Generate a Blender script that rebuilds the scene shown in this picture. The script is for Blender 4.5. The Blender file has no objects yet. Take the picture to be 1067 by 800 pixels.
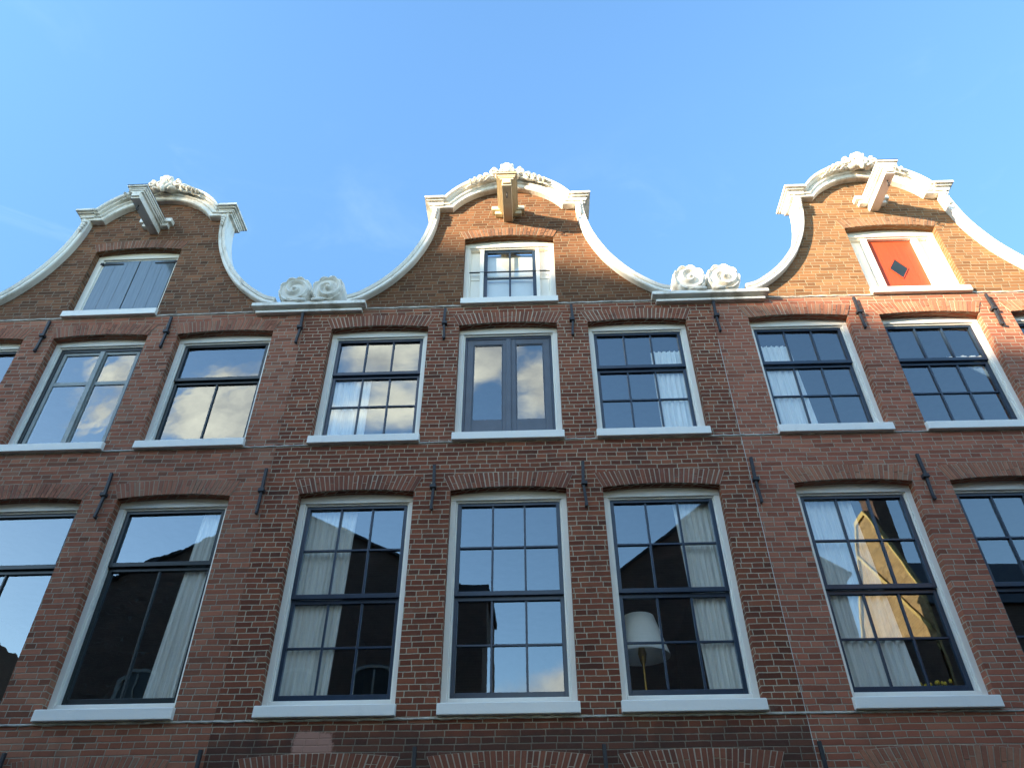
import bpy, bmesh, math, random
from mathutils import Vector, Matrix
from mathutils.geometry import delaunay_2d_cdt
random.seed(7)
R = math.radians
EYE = 1.6                      # camera height above the street; all facade heights below are above the eye
DIST = 7.395                   # camera to facade
scene = bpy.context.scene
col = scene.collection

# ------------------------------------------------------------------ node helpers
class NT:
    def __init__(s, tree): s.t = tree; s.n = tree.nodes; s.l = tree.links
    def node(s, typ, **kw):
        n = s.n.new(typ)
        for k, v in kw.items(): setattr(n, k, v)
        return n
    def put(s, sock, v):
        if hasattr(v, 'is_output'): s.l.new(v, sock)
        elif v is not None: sock.default_value = v
    def m(s, op, a, b=None, c=None, clamp=False):
        n = s.node('ShaderNodeMath', operation=op, use_clamp=clamp)
        s.put(n.inputs[0], a)
        if b is not None: s.put(n.inputs[1], b)
        if c is not None: s.put(n.inputs[2], c)
        return n.outputs[0]
    def mix(s, f, a, b, blend='MIX'):
        n = s.node('ShaderNodeMix', data_type='RGBA', blend_type=blend)
        s.put(n.inputs[0], f); s.put(n.inputs[6], a); s.put(n.inputs[7], b)
        return n.outputs[2]
    def mixf(s, f, a, b):
        n = s.node('ShaderNodeMix', data_type='FLOAT')
        s.put(n.inputs[0], f); s.put(n.inputs[2], a); s.put(n.inputs[3], b)
        return n.outputs[0]
    def noise(s, vec, scale, detail=3, rough=.55, out=0, dist=0):
        n = s.node('ShaderNodeTexNoise')
        if vec is not None: s.l.new(vec, n.inputs['Vector'])
        n.inputs['Scale'].default_value = scale; n.inputs['Detail'].default_value = detail
        n.inputs['Roughness'].default_value = rough; n.inputs['Distortion'].default_value = dist
        return n.outputs[out]
    def ss(s, x, lo, hi, a=0, b=1):
        n = s.node('ShaderNodeMapRange', interpolation_type='SMOOTHSTEP')
        s.put(n.inputs[0], x)
        for i, v in enumerate((lo, hi, a, b)): s.put(n.inputs[i + 1], v)
        return n.outputs[0]
    def ramp(s, f, stops, interp='LINEAR'):
        n = s.node('ShaderNodeValToRGB'); s.l.new(f, n.inputs[0]); cr = n.color_ramp; cr.interpolation = interp
        while len(cr.elements) < len(stops): cr.elements.new(.5)
        for e, (p, c) in zip(cr.elements, stops): e.position = p; e.color = (*c, 1)
        return n.outputs[0]
    def xyz(s, v):
        n = s.node('ShaderNodeSeparateXYZ'); s.l.new(v, n.inputs[0]); return n.outputs
    def comb(s, x, y, z):
        n = s.node('ShaderNodeCombineXYZ'); s.put(n.inputs[0], x); s.put(n.inputs[1], y); s.put(n.inputs[2], z)
        return n.outputs[0]
    def bump(s, h, dist, strength=1.0):
        n = s.node('ShaderNodeBump'); n.inputs['Strength'].default_value = strength
        n.inputs['Distance'].default_value = dist; s.l.new(h, n.inputs['Height']); return n.outputs[0]

def new_mat(name):
    m = bpy.data.materials.new(name); m.use_nodes = True
    t = NT(m.node_tree); b = m.node_tree.nodes['Principled BSDF']
    return m, t, b

def simple(name, c, rough=.6, var=.12, scale=6., bump=.0, spec=.3, metallic=0, stretch=None):
    m, t, b = new_mat(name)
    tc = t.node('ShaderNodeTexCoord').outputs['Object']
    if stretch:
        mp = t.node('ShaderNodeMapping'); mp.inputs['Scale'].default_value = stretch
        t.l.new(tc, mp.inputs[0]); tc = mp.outputs[0]
    n1 = t.noise(tc, scale, 5, .6)
    dark = tuple(x * (1 - var) for x in c); lite = tuple(min(1, x * (1 + var)) for x in c)
    t.l.new(t.ramp(n1, [(.3, dark), (.7, lite)]), b.inputs['Base Color'])
    b.inputs['Roughness'].default_value = rough; b.inputs['Metallic'].default_value = metallic
    b.inputs['Specular IOR Level'].default_value = spec
    if bump:
        n2 = t.noise(tc, scale * 6, 4, .6)
        t.l.new(t.bump(n2, bump), b.inputs['Normal'])
    return m

def brick_mat(name, cols, gcols, mortar, gmortar, h=.059, L=.232, joint=.009, seed=0., patch=None, split=7.34 + EYE, dirt=.35):
    m, t, b = new_mat(name)
    tcn = t.node('ShaderNodeTexCoord'); tc = tcn.outputs['Object']
    px, py, pz = t.xyz(tc)
    nx, ny, nz = t.xyz(tcn.outputs['Normal'])
    u = t.m('ADD', px, t.m('MULTIPLY', py, 1.0)); v = t.m('ADD', pz, t.m('MULTIPLY', py, t.m('ABSOLUTE', nz)))
    wob = t.node('ShaderNodeTexNoise'); t.l.new(tc, wob.inputs['Vector']); wob.inputs['Scale'].default_value = 7.
    wr, wg, wb = t.xyz(wob.outputs['Color'])
    slow = t.noise(tc, .7, 2)
    u = t.m('ADD', u, t.m('MULTIPLY', t.m('SUBTRACT', wr, .5), .016))
    v = t.m('ADD', v, t.m('MULTIPLY', t.m('SUBTRACT', wg, .5), .009))
    v = t.m('ADD', v, t.m('MULTIPLY', t.m('SUBTRACT', slow, .5), .03))
    rv = t.m('DIVIDE', v, h); row = t.m('FLOOR', rv)
    par = t.m('MODULO', t.m('ADD', row, 1000), 2.)
    q4 = t.m('MODULO', t.m('ADD', row, 1000), 4.)
    rn = t.node('ShaderNodeTexWhiteNoise', noise_dimensions='1D'); t.l.new(t.m('ADD', row, seed), rn.inputs['W'])
    w = t.mixf(par, L, L * .5)
    sh = t.m('ADD', t.m('MULTIPLY', t.m('GREATER_THAN', q4, 1.5), .5), t.m('MULTIPLY', rn.outputs['Value'], .35))
    q = t.m('ADD', t.m('DIVIDE', u, w), sh); cl = t.m('FLOOR', q)
    fx = t.m('MULTIPLY', t.m('FRACT', q), w); fz = t.m('MULTIPLY', t.m('FRACT', rv), h)
    dx = t.m('MINIMUM', fx, t.m('SUBTRACT', w, fx)); dz = t.m('MINIMUM', fz, t.m('SUBTRACT', h, fz))
    d = t.m('MINIMUM', dx, dz)
    fine = t.noise(tc, 60., 3)
    d = t.m('ADD', d, t.m('MULTIPLY', t.m('SUBTRACT', fine, .5), .006))
    mask = t.ss(d, joint * .5 - .0025, joint * .5 + .0025)
    wn = t.node('ShaderNodeTexWhiteNoise', noise_dimensions='3D'); t.l.new(t.comb(cl, row, seed), wn.inputs['Vector'])
    rnd = wn.outputs['Value']; rr, rg, rb = t.xyz(wn.outputs['Color'])
    big = t.noise(tc, 1.1, 5, .6)
    k = len(cols)
    f = t.m('ADD', t.m('MULTIPLY', rnd, .8), t.m('MULTIPLY', t.m('SUBTRACT', big, .5), .9)); f = t.m('ADD', f, .1, clamp=True)
    bc = t.ramp(f, [(i / (k - 1), c) for i, c in enumerate(cols)])
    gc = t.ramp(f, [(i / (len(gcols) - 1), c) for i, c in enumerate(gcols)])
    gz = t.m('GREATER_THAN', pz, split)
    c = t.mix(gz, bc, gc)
    val = t.m('ADD', .8, t.m('MULTIPLY', rg, .4))
    grain = t.m('ADD', .84, t.m('MULTIPLY', t.noise(tc, 38., 4, .7), .32))
    c = t.mix(1., c, t.comb(*[t.m('MULTIPLY', val, grain)] * 3), 'MULTIPLY')
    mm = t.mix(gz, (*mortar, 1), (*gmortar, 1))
    mn = t.m('ADD', .55, t.m('MULTIPLY', t.noise(tc, 2.3, 5, .65), .9))
    mm = t.mix(1., mm, t.comb(mn, mn, mn), 'MULTIPLY')
    c = t.mix(mask, mm, c)
    # soot, run-off and lime bloom with shapes of their own
    st = t.node('ShaderNodeMapping'); st.inputs['Scale'].default_value = (1.6, 1, .35); t.l.new(tc, st.inputs[0])
    soot = t.ss(t.noise(st.outputs[0], 1.5, 6, .65), .52, .78, 0, dirt)
    c = t.mix(soot, c, (.045, .034, .028, 1))
    lime = t.ss(t.noise(tc, 3.4, 7, .72), .56, .80, 0, .38)
    c = t.mix(lime, c, (.33, .27, .225, 1))
    if patch:
        low = t.ss(t.m('ADD', pz, t.m('MULTIPLY', t.m('SUBTRACT', t.noise(tc, 2.2, 5, .7), .5), .5)), 1.75 + EYE, 2.05 + EYE, .6, 0)
        c = t.mix(low, c, (.05, .036, .03, 1))      # sooty courses of the old shop front
        cx, cz, hw, hh, pc = patch
        e = t.m('MAXIMUM', t.m('DIVIDE', t.m('ABSOLUTE', t.m('SUBTRACT', px, cx)), hw), t.m('DIVIDE', t.m('ABSOLUTE', t.m('SUBTRACT', pz, cz)), hh))
        e = t.m('ADD', e, t.m('MULTIPLY', t.m('SUBTRACT', t.noise(tc, 9., 4, .7), .5), 1.3))
        c = t.mix(t.ss(e, .8, 1.05, .85, 0), c, (*pc, 1))
    t.l.new(c, b.inputs['Base Color'])
    b.inputs['Roughness'].default_value = .88; b.inputs['Specular IOR Level'].default_value = .2
    hgt = t.m('ADD', t.m('MULTIPLY', mask, t.m('ADD', .75, t.m('MULTIPLY', rb, .4))), t.m('MULTIPLY', t.noise(tc, 55., 4, .7), .35))
    t.l.new(t.bump(hgt, .006, .9), b.inputs['Normal'])
    return m

def arch_mat(name, cols, mortar):
    m, t, b = new_mat(name)
    tc = t.node('ShaderNodeTexCoord').outputs['Object']
    at = t.node('ShaderNodeAttribute', attribute_name='rnd').outputs['Fac']
    k = len(cols)
    c = t.ramp(at, [(.2 + .8 * i / (k - 1), x) for i, x in enumerate(cols)])
    g = t.m('ADD', .7, t.m('MULTIPLY', t.noise(tc, 40., 4, .7), .6))
    c = t.mix(1., c, t.comb(g, g, g), 'MULTIPLY')
    lime = t.ss(t.noise(tc, 3., 5, .7), .55, .8, 0, .35)
    c = t.mix(lime, c, (.42, .36, .32, 1))
    mort = t.m('LESS_THAN', at, .1)
    c = t.mix(mort, c, (*mortar, 1))
    t.l.new(c, b.inputs['Base Color']); b.inputs['Roughness'].default_value = .88
    t.l.new(t.bump(t.noise(tc, 60., 4, .7), .004), b.inputs['Normal'])
    return m

def paint_mat(name, c, dirt=(.42, .38, .3), amount=.5, rough=.45, scale=3., lo=.55):
    m, t, b = new_mat(name)
    tc = t.node('ShaderNodeTexCoord').outputs['Object']
    mp = t.node('ShaderNodeMapping'); mp.inputs['Scale'].default_value = (1, 1, .4); t.l.new(tc, mp.inputs[0])
    n = t.noise(mp.outputs[0], scale, 7, .68)
    n2 = t.noise(tc, 45., 4, .7)
    f = t.ss(t.m('ADD', n, t.m('MULTIPLY', t.m('SUBTRACT', n2, .5), .25)), lo, lo + .25, 0, amount)
    t.l.new(t.mix(f, (*c, 1), (*dirt, 1)), b.inputs['Base Color'])
    b.inputs['Roughness'].default_value = rough; b.inputs['Specular IOR Level'].default_value = .35
    t.l.new(t.bump(n2, .0015), b.inputs['Normal'])
    return m

def glass_mat(name, tint=(.97, .985, .975), wav=.0006, refl=.16, scale=2.2):
    m, t, b = new_mat(name)
    out = m.node_tree.nodes['Material Output']; m.node_tree.nodes.remove(b)
    tc = t.node('ShaderNodeTexCoord').outputs['Object']
    nb = t.bump(t.noise(tc, scale, 2, .5), wav, 1.)
    tr = t.node('ShaderNodeBsdfTransparent'); tr.inputs[0].default_value = (*tint, 1)
    gl = t.node('ShaderNodeBsdfGlossy'); gl.inputs['Roughness'].default_value = .0; gl.inputs[0].default_value = (.84, .93, 1, 1)
    t.l.new(nb, gl.inputs['Normal'])
    lw = t.node('ShaderNodeLayerWeight'); lw.inputs[0].default_value = .5
    fres = t.m('ADD', .04, t.m('MULTIPLY', t.m('POWER', lw.outputs['Facing'], 5.), .96))
    fac = t.m('ADD', refl, t.m('MULTIPLY', fres, 1.7), clamp=True)
    mx = t.node('ShaderNodeMixShader'); t.l.new(fac, mx.inputs[0]); t.l.new(tr.outputs[0], mx.inputs[1]); t.l.new(gl.outputs[0], mx.inputs[2])
    t.l.new(mx.outputs[0], out.inputs[0])
    return m

M = {}
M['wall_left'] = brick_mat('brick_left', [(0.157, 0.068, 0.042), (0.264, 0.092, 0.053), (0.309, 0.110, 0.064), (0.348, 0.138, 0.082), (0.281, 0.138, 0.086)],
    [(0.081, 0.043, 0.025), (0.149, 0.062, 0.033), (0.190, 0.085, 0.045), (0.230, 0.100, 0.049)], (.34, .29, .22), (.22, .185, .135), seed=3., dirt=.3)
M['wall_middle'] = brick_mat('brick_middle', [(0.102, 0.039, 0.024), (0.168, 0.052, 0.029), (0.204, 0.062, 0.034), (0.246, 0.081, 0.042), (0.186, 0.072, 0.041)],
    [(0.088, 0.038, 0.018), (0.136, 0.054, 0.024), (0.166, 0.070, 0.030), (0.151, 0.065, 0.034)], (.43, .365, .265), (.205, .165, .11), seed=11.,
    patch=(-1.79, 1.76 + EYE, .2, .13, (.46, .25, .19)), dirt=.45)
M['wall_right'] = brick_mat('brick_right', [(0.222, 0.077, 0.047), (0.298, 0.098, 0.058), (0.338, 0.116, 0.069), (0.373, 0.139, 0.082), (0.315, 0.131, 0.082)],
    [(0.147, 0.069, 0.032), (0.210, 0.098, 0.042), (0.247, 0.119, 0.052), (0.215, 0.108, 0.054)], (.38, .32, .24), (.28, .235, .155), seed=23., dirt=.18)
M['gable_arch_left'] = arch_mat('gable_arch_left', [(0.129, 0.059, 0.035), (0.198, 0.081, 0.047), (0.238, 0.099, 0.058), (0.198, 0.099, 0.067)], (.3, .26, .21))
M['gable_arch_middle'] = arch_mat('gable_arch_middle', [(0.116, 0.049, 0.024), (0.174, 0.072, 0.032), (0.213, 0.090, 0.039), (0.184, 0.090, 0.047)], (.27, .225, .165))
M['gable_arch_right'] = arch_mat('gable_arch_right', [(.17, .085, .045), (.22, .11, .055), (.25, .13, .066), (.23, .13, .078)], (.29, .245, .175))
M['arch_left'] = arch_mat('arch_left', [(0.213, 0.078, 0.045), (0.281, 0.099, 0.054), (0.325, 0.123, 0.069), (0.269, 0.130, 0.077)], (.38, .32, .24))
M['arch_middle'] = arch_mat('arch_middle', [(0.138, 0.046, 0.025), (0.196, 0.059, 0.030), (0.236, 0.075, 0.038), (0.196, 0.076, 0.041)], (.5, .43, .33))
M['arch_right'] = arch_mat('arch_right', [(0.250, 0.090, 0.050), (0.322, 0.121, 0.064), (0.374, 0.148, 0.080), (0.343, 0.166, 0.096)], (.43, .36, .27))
M['white'] = paint_mat('white_paint', (.86, .82, .74), amount=.25)
M['sill'] = paint_mat('sill_paint', (.82, .79, .73), dirt=(.4, .4, .38), amount=.3)
M['stone'] = paint_mat('white_painted_stone', (.82, .785, .72), dirt=(.40, .35, .27), amount=.8, rough=.6, scale=4., lo=.49)
M['carve'] = paint_mat('carved_stone', (.74, .71, .64), dirt=(.36, .30, .21), amount=.9, rough=.7, scale=6., lo=.49)
M['tan'] = paint_mat('weathered_tan_paint', (.60, .50, .34), dirt=(.34, .27, .17), amount=.7, rough=.6, scale=5.)
M['navy'] = simple('dark_navy_paint', (.018, .034, .062), .3, .2, spec=.5)
M['grey'] = simple('slate_blue_paint', (.075, .092, .12), .35, .12, spec=.5)
M['sage'] = simple('grey_green_paint', (.29, .31, .295), .4, .15, spec=.4)
M['black_green'] = simple('black_green_paint', (.014, .022, .024), .3, .2, spec=.5)
M['shutter'] = simple('shutter_paint', (.105, .135, .155), .10, .18, 9., .0002, spec=1., stretch=(4, 1, .25))
M['red'] = simple('orange_red_paint', (.43, .058, .018), .45, .10, 9., .001, stretch=(6, 1, .3))
M['iron'] = simple('black_iron', (.025, .026, .03), .5, .3, 20., .002, spec=.4)
M['mortar'] = simple('pale_mortar', (.52, .50, .45), .9, .35, 8., .01)
M['roof'] = simple('roof_tiles', (.09, .05, .04), .8, .3, 12., .02)
M['room'] = simple('room_plaster', (.16, .14, .12), .9, .1)
M['curtain'] = simple('white_curtain', (.84, .83, .77), .9, .14, 14., stretch=(8, 1, .2))
M['blind'] = simple('white_blind', (.80, .78, .72), .9, .05)
M['shade'] = simple('lamp_shade_cloth', (.90, .87, .78), .9, .04)
M['brass'] = simple('brass', (.55, .38, .12), .3, .1, metallic=1.)
M['asphalt'] = simple('street_bricks', (.052, .042, .036), .9, .3, 3., .01)
M['stonepave'] = simple('pavement_tiles', (.085, .08, .072), .9, .2, 3., .01)
M['glass'] = glass_mat('window_glass', wav=.0004, refl=.11)
M['glass_old'] = glass_mat('wavy_old_glass', wav=.0011, refl=.11, scale=3.2)
M['opp_dark'] = brick_mat('brick_opposite_dark', [(.07, .045, .035), (.12, .065, .05), (.16, .085, .06)], [(.07, .045, .035), (.14, .075, .055)], (.22, .19, .16), (.22, .19, .16), seed=31., split=90)
M['opp_yellow'] = brick_mat('brick_opposite_yellow', [(.32, .20, .08), (.42, .27, .11), (.48, .32, .15)], [(.32, .20, .08), (.42, .27, .11)], (.5, .42, .28), (.5, .42, .28), seed=37., split=90)
M['ochre'] = simple('ochre_coping', (.62, .46, .16), .8, .15)
M['slate'] = simple('slate_roof', (.05, .05, .055), .6, .3, 10., .02)
M['yellow'] = simple('yellow_petals', (.75, .5, .03), .7, .1)
M['dull_white'] = simple('weathered_cream_paint', (.34, .32, .28), .7, .2)
M['green'] = simple('plant_leaf', (.06, .11, .04), .7, .2)

# ------------------------------------------------------------------ mesh helpers
class MB:
    def __init__(s): s.v = []; s.f = []; s.sm = []
    def quad(s, *p, smooth=False):
        i = len(s.v); s.v += [tuple(x) for x in p]; s.f.append(tuple(range(i, i + len(p)))); s.sm.append(smooth)
    def box(s, x0, x1, y0, y1, z0, z1):
        i = len(s.v)
        s.v += [(x0, y0, z0), (x1, y0, z0), (x1, y1, z0), (x0, y1, z0), (x0, y0, z1), (x1, y0, z1), (x1, y1, z1), (x0, y1, z1)]
        for f in ((0, 3, 2, 1), (4, 5, 6, 7), (0, 1, 5, 4), (1, 2, 6, 5), (2, 3, 7, 6), (3, 0, 4, 7)):
            s.f.append(tuple(i + k for k in f)); s.sm.append(False)
    def prism(s, poly, y0, y1):          # poly in (x, z), CCW seen from -y
        i = len(s.v); n = len(poly)
        s.v += [(x, y0, z) for x, z in poly] + [(x, y1, z) for x, z in poly]
        s.f.append(tuple(range(i, i + n))); s.sm.append(False)
        s.f.append(tuple(range(i + 2 * n - 1, i + n - 1, -1))); s.sm.append(False)
        for k in range(n):
            a, b = i + k, i + (k + 1) % n
            s.f.append((a, a + n, b + n, b)); s.sm.append(False)
    def grid(s, rows, closed=False, smooth=True):
        i = len(s.v); m = len(rows[0])
        for r in rows: s.v += [tuple(p) for p in r]
        for a in range(len(rows) - 1):
            for b in range(m if closed else m - 1):
                c = (b + 1) % m
                s.f.append((i + a * m + b, i + a * m + c, i + (a + 1) * m + c, i + (a + 1) * m + b)); s.sm.append(smooth)
    def tube(s, pts, r, n=8, cap=True):
        rows = []; rs = r if isinstance(r, (list, tuple)) else [r] * len(pts)
        for k, p in enumerate(pts):
            a = Vector(pts[max(0, k - 1)]); b = Vector(pts[min(len(pts) - 1, k + 1)]); d = (b - a).normalized()
            up = Vector((0, 0, 1)) if abs(d.z) < .9 else Vector((0, 1, 0))
            e = d.cross(up).normalized(); g = e.cross(d)
            rows.append([Vector(p) + rs[k] * (math.cos(t) * e + math.sin(t) * g) for t in (2 * math.pi * j / n for j in range(n))])
        i = len(s.v); s.grid(rows, True)
        if cap:
            m = len(rows)
            s.f.append(tuple(i + j for j in range(n))); s.sm.append(False)
            s.f.append(tuple(i + (m - 1) * n + j for j in reversed(range(n)))); s.sm.append(False)
    def lathe(s, prof, cx, cy, n=24):
        s.grid([[(cx + r * math.cos(2 * math.pi * j / n), cy + r * math.sin(2 * math.pi * j / n), z) for j in range(n)] for r, z in prof], True)
    def blob(s, c, rad, rot=0, n=10, m=6):   # flattened ellipsoid, rot about y
        cr, sr = math.cos(rot), math.sin(rot); rows = []
        for a in range(m + 1):
            th = math.pi * a / m
            row = []
            for j in range(n):
                ph = 2 * math.pi * j / n
                x, y, z = rad[0] * math.sin(th) * math.cos(ph), rad[1] * math.sin(th) * math.sin(ph), rad[2] * math.cos(th)
                row.append((c[0] + x * cr + z * sr, c[1] + y, c[2] - x * sr + z * cr))
            rows.append(row)
        s.grid(rows, True)
    def loft(s, inner, outer, prof, caps=True):
        """inner/outer: matching lists of (x,z); prof: closed section of (fraction inner->outer, y)"""
        rows = [[(a[0] + (b[0] - a[0]) * f, y, a[1] + (b[1] - a[1]) * f) for f, y in prof] for a, b in zip(inner, outer)]
        i = len(s.v); n = len(prof); s.grid(rows, True, smooth=False)
        if caps:
            s.f.append(tuple(i + j for j in range(n))); s.sm.append(False)
            s.f.append(tuple(i + (len(rows) - 1) * n + j for j in reversed(range(n)))); s.sm.append(False)
    def build(s, name, mat, parent=None, bevel=0, attr=None, fix=True):
        me = bpy.data.meshes.new(name); me.from_pydata(s.v, [], s.f)
        me.polygons.foreach_set('use_smooth', s.sm)
        if attr is not None:
            a = me.attributes.new('rnd', 'FLOAT', 'FACE'); a.data.foreach_set('value', attr)
        if fix:
            bm = bmesh.new(); bm.from_mesh(me); bmesh.ops.recalc_face_normals(bm, faces=bm.faces); bm.to_mesh(me); bm.free()
        me.update()
        o = bpy.data.objects.new(name, me); col.objects.link(o)
        if mat is not None: me.materials.append(mat)
        if parent is not None: o.parent = parent
        if bevel:
            bv = o.modifiers.new('bevel', 'BEVEL'); bv.width = bevel; bv.segments = 2; bv.limit_method = 'ANGLE'; bv.angle_limit = R(40)
        return o

def tag(o, label=None, cat=None, group=None, kind=None):
    for k, v in (('label', label), ('category', cat), ('group', group), ('kind', kind)):
        if v: o[k] = v
    return o

def empty(name, loc, rz=0):
    o = bpy.data.objects.new(name, None); col.objects.link(o); o.location = loc; o.rotation_euler.z = rz
    o.empty_display_size = .2
    return o

def H(z): return z + EYE

# ------------------------------------------------------------------ gable outlines (x from gable centre, z above eye)
SC_IN = [(1.035, 9.40), (1.045, 9.20), (1.075, 8.97), (1.125, 8.74), (1.19, 8.54), (1.27, 8.35), (1.36, 8.17), (1.47, 8.00), (1.60, 7.83), (1.745, 7.68), (1.90, 7.55), (2.05, 7.45), (2.2, 7.40)]
def offset(poly, d):
    out = []
    for i, p in enumerate(poly):
        a = poly[max(0, i - 1)]; b = poly[min(len(poly) - 1, i + 1)]
        dx, dz = b[0] - a[0], b[1] - a[1]; l = math.hypot(dx, dz)
        out.append((p[0] - dz / l * d, p[1] + dx / l * d))
    return out
SC_OUT = offset(SC_IN, .105)
def smooth_curve(pts, n=4):
    out = []
    for i in range(len(pts) - 1):
        p0 = pts[max(0, i - 1)]; p1 = pts[i]; p2 = pts[i + 1]; p3 = pts[min(len(pts) - 1, i + 2)]
        for k in range(n):
            t = k / n
            out.append(tuple(.5 * (2 * b + (c - a) * t + (2 * a - 5 * b + 4 * c - d) * t * t + (-a + 3 * b - 3 * c + d) * t ** 3) for a, b, c, d in zip(p0, p1, p2, p3)))
    out.append(pts[-1]); return out
ARC_I, ARC_O = [], []
for k in range(-16, 17):
    t = k / 16
    a = math.asin(.84) * t; ARC_I.append((math.sin(a) * 1.0, 8.815 + math.cos(a) * 1.0))
    b = math.asin(.96 / 1.13) * t; ARC_O.append((math.sin(b) * 1.13, 8.935 + math.cos(b) * 1.13))
ARC_I = [(-1.17, 9.36)] + ARC_I + [(1.17, 9.36)]; ARC_O = [(-1.17, 9.525)] + ARC_O + [(1.17, 9.525)]

def mid(a, b, f=.5): return [(p[0] + (q[0] - p[0]) * f, p[1] + (q[1] - p[1]) * f) for p, q in zip(a, b)]

HALF_L, HALF_R = 2.76, 2.76

def wall_mesh(name, mat, parent, xl, xr, gx, openings):
    """front wall sheet following the bell gable, with openings and their brick reveals"""
    top = [(gx + x, z) for x, z in mid(ARC_I, ARC_O, .4)[1:-1]]
    scr = smooth_curve(mid(SC_IN, SC_OUT), 3)
    right = [(gx + x, z) for x, z in scr if x < 2.2]; left = [(gx - x, z) for x, z in scr if x < 2.2]
    outl = [(xl, -EYE), (xr, -EYE), (xr, 7.36), (gx + 2.2, 7.36)] + right[::-1] + [(gx + 1.05, 9.5)] + top[::-1] + [(gx - 1.05, 9.5)] + left + [(gx - 2.2, 7.36), (xl, 7.36)]
    loops = [outl]
    for (x0, x1, z0, z1, rise) in openings:
        lp = [(x0, z0), (x1, z0)] + [(x1 + (x0 - x1) * k / 10, z1 + rise * (1 - (2 * k / 10 - 1) ** 2)) for k in range(11)]
        loops.append(lp)
    vs, es = [], []
    for lp in loops:
        i = len(vs); vs += [Vector(p) for p in lp]; es += [(i + k, i + (k + 1) % len(lp)) for k in range(len(lp))]
    V, Ed, F, *_ = delaunay_2d_cdt(vs, es, [], 1, 1e-5)
    def inside(p, poly):
        c = False
        for k in range(len(poly)):
            a, b = poly[k], poly[k - 1]
            if (a[1] > p[1]) != (b[1] > p[1]) and p[0] < (b[0] - a[0]) * (p[1] - a[1]) / (b[1] - a[1]) + a[0]: c = not c
        return c
    mb = MB(); mb.v = [(v.x, 0, H(v.y)) for v in V]
    for f in F:
        c = sum((V[i] for i in f), Vector((0, 0))) / len(f)
        if inside(c, outl) and not any(inside(c, l) for l in loops[1:]):
            mb.f.append(tuple(f)); mb.sm.append(False)
    for lp in loops[1:]:
        for k in range(len(lp)):
            a, b = lp[k], lp[(k + 1) % len(lp)]
            mb.quad((a[0], 0, H(a[1])), (b[0], 0, H(b[1])), (b[0], .32, H(b[1])), (a[0], .32, H(a[1])))
    k = 0                                  # the back of the gable wall above the roof, and its edge
    for a, b in zip(outl[2:], outl[3:] + outl[:1]):
        if k < len(outl) - 3: mb.quad((a[0], 0, H(a[1])), (b[0], 0, H(b[1])), (b[0], .3, H(b[1])), (a[0], .3, H(a[1])))
        k += 1
    return mb.build(name, mat, parent, fix=False)

def arch(parent, mat, cx, half, z, rise, h=.19, spread=.085, n=26):
    mb = MB(); at = []
    def pt(t, f):
        w = half + spread * f
        return (cx + w * t, z + rise * (1 - t * t) + (h + rise * .0) * f)
    # mortar bed
    seg = 12
    poly = [pt(-1 + 2 * k / seg, 0) for k in range(seg + 1)] + [pt(1 - 2 * k / seg, 1) for k in range(seg + 1)]
    i0 = len(mb.f); mb.prism([(x, H(q)) for x, q in poly], -.003, .02); at += [0.] * (len(mb.f) - i0)
    for k in range(n):
        a = -1 + 2 * k / n; b = -1 + 2 * (k + 1) / n; g = .0045 / half
        a += g * random.uniform(.7, 1.6); b -= g * random.uniform(.7, 1.6)
        pr = .008 + random.uniform(-.002, .003)
        parts = [(0.005, 1)] if random.random() < .6 else [(.005, .5 + random.uniform(-.2, .1)), (None, .99)]
        lo = .005
        for q0, q1 in parts:
            if q0 is None: q0 = lo + .03
            lo = q1
            i0 = len(mb.f)
            P = [pt(a, q0), pt(b, q0), pt(b, q1 - .012), pt(a, q1 - .012)]
            mb.prism([(x, H(q)) for x, q in P], -pr, .015)
            at += [random.uniform(.2, 1)] * (len(mb.f) - i0)
    return mb.build('brick_arch', mat, parent, attr=at)

def anchor(parent, x, z0, z1):
    mb = MB(); zm = (z0 + z1) / 2
    w = .017
    tl = random.uniform(-.012, .012)
    mb.prism([(x - w + tl, H(zm)), (x + w + tl, H(zm)), (x + w, H(z1)), (x - w, H(z1))], -.05, -.018)
    mb.prism([(x - w * .85 - tl, H(z0)), (x + w * .85 - tl, H(z0)), (x + w * .85 + tl, H(zm)), (x - w * .85 + tl, H(zm))], -.044, -.014)
    mb.box(x - .034, x + .034, -.062, .01, H(zm) - .022, H(zm) + .022)
    mb.box(x - .012, x + .012, -.058, -.01, H(z0) - .012, H(z0) + .028)
    return mb.build('wall_anchor', M['iron'], parent, bevel=.004)

# ------------------------------------------------------------------ windows
FY, SY, GY = .11, .16, .18      # frame face, sash face, glass plane (behind the wall face)
def panes(mb, x0, x1, z0, z1, y=GY, nx=1, nz=1):
    """glass: every pane its own slightly tilted sheet"""
    for i in range(nx):
        for j in range(nz):
            a, b = x0 + (x1 - x0) * i / nx, x0 + (x1 - x0) * (i + 1) / nx
            c, d = z0 + (z1 - z0) * j / nz, z0 + (z1 - z0) * (j + 1) / nz
            q = [random.uniform(-.0011, .0011) * ((b - a) / .4) for _ in range(3)]; q.append(q[0] - q[1] + q[2])
            mb.quad((a, y + q[0], H(c)), (b, y + q[1], H(c)), (b, y + q[2], H(d)), (a, y + q[3], H(d)))

def bars(mb, x0, x1, z0, z1, nx, nz, w=.022, y=SY + .006, y1=GY + .012):
    for i in range(1, nx):
        x = x0 + (x1 - x0) * i / nx; mb.box(x - w / 2, x + w / 2, y, y1, H(z0), H(z1))
    for j in range(1, nz):
        z = z0 + (z1 - z0) * j / nz; mb.box(x0, x1, y + .003, y1 - .002, H(z) - w / 2, H(z) + w / 2)

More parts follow.
